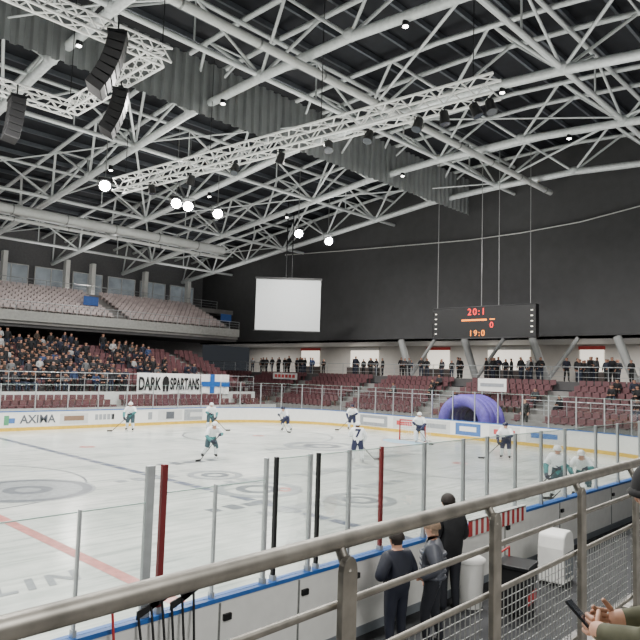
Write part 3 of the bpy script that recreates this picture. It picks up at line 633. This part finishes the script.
digits('20:1',.7,yc,8.75,LR); digits('0',.6,yc-1.25,7.74,LR); digits('19:0',.62,yc-.05,7.16,LO)
q=MB(); q.box(SX-.02,SX,yc-.85,yc+1.25,8.1,8.22); q.build('indicator_bar',LO,r)
q=MB(); q.box(SX-.02,SX,yc-1.5,yc-1.1,8.14,8.22); q.build('indicator_bar',LO,r)
for yy in (y1-.3,y0+.3):
    for k in range(5):
        q=MB(); q.box(SX-.02,SX,yy-.08,yy+.08,7.15+k*.38,7.23+k*.38); q.build('penalty_lamp',LW,r)
for i,yy in enumerate((y1-.3,(y0+y1)/2+.1,(y0+y1)/2-1.3,y0+.5)): T(bar('suspension_cable',(SX+.2,yy,z1),(SX+.2,yy,zb(yy)+2.8),.025,M('cable_grey',c8(150,150,150),.5)),f'thin steel cable holding the scoreboard, {ordw(i+1)} from the left','cable','cables of the scoreboard')
pc=CAM+ray(288,305)*55; dirv=V((fw.x,fw.y,0)).normalized(); rz=math.atan2(dirv.y,dirv.x)-math.pi/2
r=E('projection_screen',(pc.x,pc.y,pc.z),rz); w,h=2.78,2.2
q=MB(); q.box(-w,w,-.03,.03,-h,h); q.build('screen_cloth',M('screen_cloth',c8(186,189,190),.8,0,.03),r,world=False)
q=MB(); q.box(-w-.1,w+.1,-.09,.09,h,h+.16); q.build('roller_case',BLACK,r,world=False); q=MB(); q.box(-w-.1,w+.1,-.07,.07,-h-.1,-h); q.build('weight_bar',BLACK,r,world=False)
for s in (-.25,.25): q=MB(); q.cyl((s,0,h+.1),(s,0,zb(pc.y)-pc.z+2.8),.05,n=6); q.build('hanging_pole',BLACKM,r,world=False)
T(r,'white projection screen hanging in the far corner by the dark wall','projection screen')
q=MB(); q.tube([onX(a,b_,46.6) for a,b_ in ((285,255),(340,251),(400,246),(470,240),(520,233),(580,222),(640,206),(700,186))],.045,6); T(q.build('hanging_cable',M('cable_pale',c8(196,196,192),.5)),'thin pale cable sagging across the dark wall','cable')
# ------------------------------------------------------------------ banners
BY=RY-.2; ax=onY(137,380,BY).x; bx_=onY(200,380,BY).x; ex=onY(229,380,BY).x; zt=3.52; zl=1.95
BAN=M('banner_white',c8(232,232,230),.8)
def sheet(name,x0,x1,m,lab):
    q=MB(); n=24; vs=[]
    for k in range(n+1):
        x=x0+(x1-x0)*k/n; wv=.03*math.sin(k*1.3); vs+=[V((x,BY+wv*.4,zt)),V((x,BY-.03+wv,zl+.05*math.sin(k*.5)))]
    q.add(vs,[(2*i,2*i+1,2*i+3,2*i+2) for i in range(n)]); return T(q.build(name,m),lab,'banner')
o=sheet('banner',ax,bx_,BAN,'white supporters banner with black lettering hung on the far rail')
L=bx_-ax; zc=(zt+zl)/2
def fit(t,x0,x1,h,xc):
    xs=[v.co.x for v in t.data.vertices]; zs=[v.co.z for v in t.data.vertices]; mx=(min(xs)+max(xs))/2; mz=(min(zs)+max(zs))/2
    sx=(x1-x0)/(max(xs)-min(xs)); sz=h/(max(zs)-min(zs))
    for v in t.data.vertices: v.co.x=(x0+x1)/2+(v.co.x-mx)*sx; v.co.z=xc+(v.co.z-mz)*sz
fit(text('DARK',.95,(1,0,0),(0,0,1),(ax,BY-.09,zc),BLACK,'banner_lettering',o,.03),ax+.12,ax+L*.36,1.0,zc); fit(text('SPARTANS',.85,(1,0,0),(0,0,1),(ax,BY-.09,zc),BLACK,'banner_lettering',o,.03),ax+L*.5,bx_-.1,.95,zc)
q=MB(); m4=Matrix.Translation((ax+L*.43,BY-.1,zc)); q.prism([(-.22,-.6),(-.06,-.6),(-.05,-.1),(.05,-.1),(.06,-.6),(.22,-.6),(.3,.1),(.22,.45),(0,.6),(-.22,.45),(-.3,.1)],-.01,.01,0,m4); q.build('banner_emblem',BLACK,o)
o=sheet('flag',bx_+.1,ex,BAN,'white flag with a blue cross hung beside the supporters banner'); W=ex-bx_-.1
q=MB(); q.box(bx_+.1,ex,BY-.085,BY-.075,zc-.2,zc+.2); q.box(bx_+.1+W*.3,bx_+.1+W*.46,BY-.084,BY-.076,zl+.05,zt); q.build('blue_cross',BLUE,o)
def panel(name,c,w,h,ax_,m,lab,cat):
    q=MB(); c=V(c)
    if ax_=='x': q.box(c.x-w/2,c.x+w/2,c.y-.02,c.y+.02,c.z-h/2,c.z+h/2)
    else: q.box(c.x-.02,c.x+.02,c.y-w/2,c.y+w/2,c.z-h/2,c.z+h/2)
    return T(q.build(name,m),lab,cat)
SGX=EX0+2.7; c=onX(492,385,SGX-.1); o=panel('sign_board',c,2.2,.9,'y',WHITE,'small white sign board standing in the end stand above the purple tunnel','sign'); q=MB(); q.box(c.x-.04,c.x-.02,c.y-.9,c.y+.9,c.z-.12,c.z+.12); q.build('sign_print',ADY,o)
for s in (-.77,.77): q=MB(); q.box(c.x-.02,c.x+.02,c.y+s-.03,c.y+s+.03,ez(2),c.z-.4); q.build('sign_leg',ALU,o)
c=onX(285,376,EX0+4.4); o=panel('sign_board',c,3.4,.6,'y',OFFW,'long pale sign in the end stand below the projection screen','sign'); q=MB()
for k in range(6): q.box(c.x-.04,c.x-.02,c.y-1.4+k*.5,c.y-1.05+k*.5,c.z-.15,c.z+.15)
q.build('sign_print',ADR,o)
for i,(px,py,lab) in enumerate(((91,301,'blue cloth hung over upper balcony seats at left'),(226,318,'blue cloth hung at the right end of the upper balcony'))):
    c=onY(px,py,54.6); panel('blue_cloth',c,1.4,.8,'x',M('blue_faded',c8(52,86,150),.7),lab,'cloth')
PUR=M('purple_inflatable',c8(108,90,188),.5,0,.15); r=E('inflatable_tunnel',(37.2,TY,0)); T(r,'purple inflatable arch tunnel behind the goal end boards','inflatable tunnel')
for k in range(4):
    q=MB(); x=36.85+k*.6; pp=[V((x,TY+1.5,0))]+[V((x,TY+1.5*math.cos(a),1.0+1.4*math.sin(a))) for a in [math.radians(180*i/16) for i in range(17)]]+[V((x,TY-1.5,0))]; q.tube(pp,.4,12); q.build('air_rib',PUR,r)
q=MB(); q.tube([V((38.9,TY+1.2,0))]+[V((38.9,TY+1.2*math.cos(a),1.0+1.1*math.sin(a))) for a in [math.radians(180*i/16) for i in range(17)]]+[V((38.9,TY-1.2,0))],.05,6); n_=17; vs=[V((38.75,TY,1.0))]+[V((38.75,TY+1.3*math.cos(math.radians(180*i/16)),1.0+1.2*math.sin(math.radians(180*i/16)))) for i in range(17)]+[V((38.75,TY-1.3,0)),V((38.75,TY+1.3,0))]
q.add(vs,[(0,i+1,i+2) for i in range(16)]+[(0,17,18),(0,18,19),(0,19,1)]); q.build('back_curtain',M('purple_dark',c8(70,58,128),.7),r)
# ------------------------------------------------------------------ crowd
def rnd_person(mesh,loc,rz,where,grp,sc=None):
    nm,m=random.choice(TOPS); s=sc or random.uniform(.92,1.06)
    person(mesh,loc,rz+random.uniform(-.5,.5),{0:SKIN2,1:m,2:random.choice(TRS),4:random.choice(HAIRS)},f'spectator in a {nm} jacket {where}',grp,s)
for i in range(3,LN-1):
    x=12.5
    while x<31.5:
        x+=.56; dens=.86 if x<24.4-(i-3)*.05 else (.72 if (26.0<x<29.6 and i>5) else .1)
        if random.random()>dens: continue
        up=random.random()<.3
        rnd_person(random.choice((P_STAND,P_FOLD)) if up else random.choice((P_SEAT,P_SEAT2)),(x,LY0+i*LT+(.3 if up else .55),lz(i)),math.pi,f'{"standing" if up else "seated"} in the {ordw(i-2)} crowded row of the far stand','spectators in the far stand')
CL=[random.choice((490,512,532,585,612,372,418,445,268,300,560)) for _ in range(80)]
for i in range(80):
    px=CL[i]+random.gauss(0,10); px=max(215,min(655,px)); x=random.uniform(44.95,46.0) if random.random()<.55 else random.uniform(47.6,51); y=onX(px,360,x).y
    rnd_person(random.choice((P_STAND,P_FOLD,P_WALK)),(x,y,CZ),math.pi/2+random.uniform(-.9,.9),'standing on the concourse under the dark wall','spectators on the concourse')
for i in range(24):
    row=random.randrange(2,EN); k=random.choice((random.randrange(12,30),random.randrange(12,60)))
    if k%16 in (13,14,15): k+=3
    rnd_person(P_SEAT,(EX0+row*LT+.55,3+k*.52,ez(row)),math.pi/2,f'seated in row {RW[row]} of the end stand','spectators seated behind the goal end',1)
rp=onX(525,415,EX0+.18)
person(P_STAND,(EX0+.18,rp.y,ez(0)),math.pi/2,{1:TOPD,2:SHOE},'person in black standing behind the end glass just right of the tunnel',None,1.05)
# ------------------------------------------------------------------ bench people
def hairmesh(parent,J,m,name='hair',k=1.0,lo=-.15,back=.015):
    q=MB(); q.ball(J['hd']+V((0,-back,.02)),(.112*k,.122*k,.118*k),16,9,0,lo=lo); q.build(name,m,parent,world=False)
PUFF=dict(pel=.19,sp=.19,ch=.2,sh=.115,el=.085,wr=.058)
mA,JA=person_mesh('person',dict(FOLD,elL=(-.33,-.02,1.14),wrL=(-.14,.2,1.12),haL=(-.07,.24,1.14),elR=(.33,-.02,1.14),wrR=(.14,.22,1.06),haR=(.07,.26,1.06)),dict(PUFF),sub=2)
mB,JB=person_mesh('person',WALK,PUFF,sub=2)
mC,JC=person_mesh('person',dict(FOLD,hd=(-.03,.03,1.635)),PUFF,sub=2)
JK_N=M('jacket_navy',c8(26,30,44),.6,0,.15,8); JK_P=M('puffer_grey',c8(76,79,88),.45,0,.25,6); GH=M('greying_hair',c8(134,112,92),.7,0,.2,30)
pA=CAM+ray(397,560)*9.0; o=person(mA,(pA.x,pA.y,0),math.radians(-12),{1:JK_N,2:JK_N,3:SHOE,4:HAIR},'person in navy tracksuit with arms folded, seen from behind at the bench',None,.98); hairmesh(o,JA,HAIR)
pB=CAM+ray(433,560)*9.35; o=person(mB,(pB.x,pB.y,0),math.radians(30),{1:JK_P,2:TROU,3:SHOE,4:GH},'person with greying hair in grey quilted jacket standing at the bench',None,1.03); hairmesh(o,JB,GH)
for zz in (.98,1.06,1.14,1.22,1.3):
    q=MB(); q.tube([V((.17*math.cos(a),.165*math.sin(a),zz)) for a in [2*math.pi*i/20 for i in range(20)]],.03,8,closed=True); q.build('quilt_roll',JK_P,o,world=False)
pC=CAM+ray(446,530)*10.8; o=person(mC,(pC.x,pC.y-.08,0),math.radians(-25),{1:TOPD,2:TROU,3:SHOE,4:HAIR},'tall person in black jacket farthest along the bench, beside the boards',None,1.1); hairmesh(o,JC,HAIR)
# ------------------------------------------------------------------ bench clutter
p=onz(470,606,0); r=E('waste_bin',(p.x,p.y,0)); q=MB(); q.tube([V((0,0,0)),V((0,0,.02)),V((0,0,.75))],[.19,.2,.24],20); q.build('bin_body',WHITE,r,world=False); q=MB(); q.tube([V((0,0,.75)),V((0,0,.8)),V((0,0,.83))],[.26,.26,.2],20); q.build('bin_lid',WHITE,r,world=False); T(r,'white round waste bin on the bench floor right of the people','bin')
p=onz(516,615,0); r=E('skate_machine',(p.x,p.y,0),math.radians(10)); q=MB(); q.box(-.28,.28,-.25,.25,.12,.8); q.build('cabinet',BLACK,r,bev=.02,world=False)
q=MB(); q.box(-.31,.31,-.28,.28,.8,.86); q.build('worktop',BLACKM,r,bev=.01,world=False); q=MB(); q.box(-.24,.24,-.265,-.25,.25,.42); q.build('red_panel',RED,r,world=False)
q=MB(); q.box(-.24,.24,-.265,-.25,.5,.66); q.build('drawer',BLACKM,r,world=False); q=MB(); q.tube([V((-.26,.2,.86)),V((-.26,.2,1.02)),V((.26,.2,1.02)),V((.26,.2,.86))],.018,6); q.build('push_handle',RED,r,world=False)
for sx in (-.22,.22):
    for sy in (-.2,.2): q=MB(); q.cyl((sx-.025,sy,.06),(sx+.025,sy,.06),.06,n=12); q.build('wheel',RUB,r,world=False)
T(r,'black and red wheeled workshop cart on the bench floor','cart')
p=onz(556,582,0); r=E('equipment_box',(p.x,p.y,0),math.radians(5)); q=MB(); q.prism([(-.32,.06),(.32,.06),(.32,.7),(.26,.92),(.12,1.0),(-.12,1.0),(-.26,.92),(-.32,.7)],-.25,.25); q.build('shell',WHITE,r,bev=.03,world=False)
q=MB(); q.box(-.22,.22,-.265,-.25,.15,.62); q.build('front_door',GREYP,r,world=False); q=MB(); q.box(-.3,.3,-.22,.22,0,.06); q.build('plinth',BLACK,r,world=False); T(r,'white rounded top equipment box farther along the bench','equipment box')
q=MB(); a=onY(470,500,Y0-.2).x; b_=onY(526,500,Y0-.2).x; n=22
for k in range(n): x0=a+(b_-a)*k/n; q.box(x0,x0+(b_-a)/n,Y0-.2,Y0-.17,.98,1.27,k%2)
q.box(a,b_,Y0-.2,Y0-.1,1.25,1.28,1); T(q.build('striped_cloth',[RED,WHITE]),'long red and white striped cloth laid along the near boards','cloth')
def rstick(x,y,ztop,lean,m,lab):
    q=MB(); q.cyl((x,y,0.01),(x+lean,Y0-.17,ztop-.08),.016,n=6); o=q.build('hockey_stick',m); q=MB(); t=V((x+lean,Y0-.17,ztop-.08)); q.add([t+V((-.02,-.01,-.04)),t+V((.24,-.01,.06)),t+V((.26,-.01,.13)),t+V((-.02,-.01,.05)),t+V((-.02,.01,-.04)),t+V((.24,.01,.06)),t+V((.26,.01,.13)),t+V((-.02,.01,.05))],[(0,1,2,3),(7,6,5,4),(0,4,5,1),(1,5,6,2),(2,6,7,3),(3,7,4,0)]); q.build('stick_blade',BLACK,o); T(o,lab,'hockey stick','spare sticks against the near boards')
for i,px in enumerate((150,160,168,176,184,193)):
    x=onY(px,610,6.2).x; rstick(x,Y0-.45+.03*(i%2),1.3+.06*(i%3),.03*(i-2),BLACK if i%3 else BLACKM,f'spare hockey stick leaning on the near boards, {ordw(i+1)} from the left')
x=onY(122,600,6.1).x; rstick(x,Y0-.5,1.5,.02,RED,'spare hockey stick with red shaft standing left of the dark sticks')
# ------------------------------------------------------------------ near stand: floor, railing, spectator
q=MB(); q.box(-6,14,-6,1.74,2.05,2.3); ST(q.build('floor_near_stand',CONC)); q=MB(); q.box(-6,14,1.5,1.74,-.05,2.05); ST(q.build('wall_near_stand',OFFW))
RA=math.radians(1.25); RO_=V((.545,1.546,2.3)); RDv=V((math.cos(RA),math.sin(RA),0)); RNv=V((-math.sin(RA),math.cos(RA),0))
def rail_x(px,py):
    d=ray(px,py); t=(RO_-CAM).dot(RNv)/d.dot(RNv); return (CAM+d*t-RO_).dot(RDv)
TZ=1.0; r=E('guard_railing',RO_,RA); T(r,'worn steel railing with mesh infill across the foreground','railing')
q=MB(); q.tube([V((-3,0,TZ)),V((12,0,TZ))],.031,20); q.build('top_rail',RAILM,r,world=False)
for z in (.78,.56): q=MB(); q.tube([V((-3,0,z)),V((12,0,z))],.014,12); q.build('mid_rail',RAILM,r,world=False)
q=MB(); q.tube([V((-3,0,.06)),V((12,0,.06))],.012,8); q.build('bottom_rail',RAILM,r,world=False)
PXs=[-2.9,-1.9,-.9,rail_x(337,590),rail_x(486,570),rail_x(574,540),rail_x(629,540)]; 
while PXs[-1]<11: PXs.append(PXs[-1]+1.05)
for x in PXs:
    q=MB(); pr=[(-.04,0),(.04,0),(.04,.9)]+[(.04*math.cos(a),.9+.06*math.sin(a)) for a in [math.radians(10+160*i/8) for i in range(9)]]+[(-.04,.9)]
    q.prism(pr,-.062,-.034,0,Matrix.Translation((x,0,0))); q.box(x-.06,x+.06,-.08,.06,0,.015); q.build('rail_post',RAILM,r,bev=.004,world=False)
    q=MB(); q.cyl((x,-.05,.9),(x,-.005,.985),.02,n=10); q.build('rail_bracket',RAILM,r,world=False)
for a,b_ in zip(PXs[3:11],PXs[4:12]):
    q=MB(); x=a+.05
    while x<b_-.03: q.tube([V((x,0,.06)),V((x,0,.56))],.003,4,cap=False); x+=.045
    z=.1
    while z<.55: q.tube([V((a+.03,0,z)),V((b_-.03,0,z))],.003,4,cap=False); z+=.045
    q.build('mesh_panel',GALV,r,world=False)
SPX,SPY=2.855,.64; SZ=2.25
NS=dict(pel=(0,0,.54),sp=(0,.03,.72),ch=(0,.08,.92),nk=(-.01,.12,1.07),hb=(-.02,.14,1.12),hd=(-.025,.165,1.2),ht=(-.025,.16,1.28),shL=(-.155,.08,.99),elL=(-.18,.16,.68),wrL=(-.11,.37,.635),haL=(-.08,.43,.64),shR=(.18,.08,.99),elR=(.24,.16,.7),wrR=(.11,.37,.635),haR=(.065,.42,.64),hpL=(-.1,.02,.5),knL=(-.15,.46,.53),anL=(-.15,.46,.14),toL=(-.16,.6,.1))
mS,JS=person_mesh('person',NS,dict(sh=.095,el=.06,wr=.044,ha=.038,ch=.17,sp=.16),sub=2,curl=1.25)
OL=M('olive_jacket',c8(86,86,66),.8,0,.15,20); o=person(mS,(SPX,SPY,SZ),0,{1:OL,2:CREAM,3:SHOE,4:HAIR},'seated spectator in olive jacket and black beanie holding a phone, right edge')
q=MB(); q.ball(JS['hd']+V((0,-.01,.03)),(.118,.126,.13),20,10,0,lo=-.25); q.tube([JS['hd']+V((.116*math.cos(a),-.01+.124*math.sin(a),.01)) for a in [2*math.pi*i/24 for i in range(24)]],.016,8,closed=True); q.build('beanie',M('knit_black',c8(20,20,22),.9,0,.3,60),o,world=False)
r=E('mobile_phone',(SPX-.06,SPY+.48,SZ+.665)); m4=Matrix.Rotation(math.radians(-50),4,'X')@Matrix.Rotation(.2,4,'Z'); q=MB(); q.box(-.038,.038,-.005,.005,-.075,.075,0,m4); q.build('phone_body',BLACK,r,bev=.004,world=False); q=MB(); q.box(-.034,.034,-.0065,-.005,-.07,.07,0,m4); q.build('phone_screen',M('phone_screen',c8(40,48,60),.1),r,world=False); T(r,'black mobile phone held by the seated spectator','phone')
so=bpy.data.objects.new('stadium_seat',SEATM); COL.objects.link(so); so.location=(SPX,SPY-.12,2.3); T(so,'seat under the spectator in olive jacket in the near stand','seat')
# ------------------------------------------------------------------ light
def area(loc,pw,size,d=(0,0,-1),col=(1,.98,.94),sy=None):
    l=bpy.data.lights.new('lamp','AREA'); l.energy=pw; l.size=size; l.color=col
    if sy: l.shape='RECTANGLE'; l.size_y=sy
    else: l.shape='DISK'
    o=bpy.data.objects.new('lamp',l); COL.objects.link(o); o.location=loc; o.rotation_mode='QUATERNION'; o.rotation_quaternion=V(d).to_track_quat('-Z','Y')
for x in (-6,4,14,24,34):
    for y in (9,22.8,36): area((x,y,14.5),1700,1.2)
for y in (4,18,32,46,60): area((50.5,y,6.9),480,3,(0,0,-1),(1,.96,.9),6)
for x in (-2,14,30): area((x,62,13.4),450,2,(0,-.5,-1),(1,.96,.9))
for x in (10,26): area((x,48,13.6),220,2,(0,.3,-1))
area((3,-3,9),750,3,(.4,.8,-1.0))
for x in (8,26,40):
    for y in (8,24,40,56): area((x,y,11.5),300,3,(0,0,1))  # unseen upward fill lights, added to brighten the roof; no fixtures
w=bpy.data.worlds.new('world'); S.world=w; w.use_nodes=True; w.node_tree.nodes['Background'].inputs[0].default_value=(.6,.66,.75,1); w.node_tree.nodes['Background'].inputs[1].default_value=.05
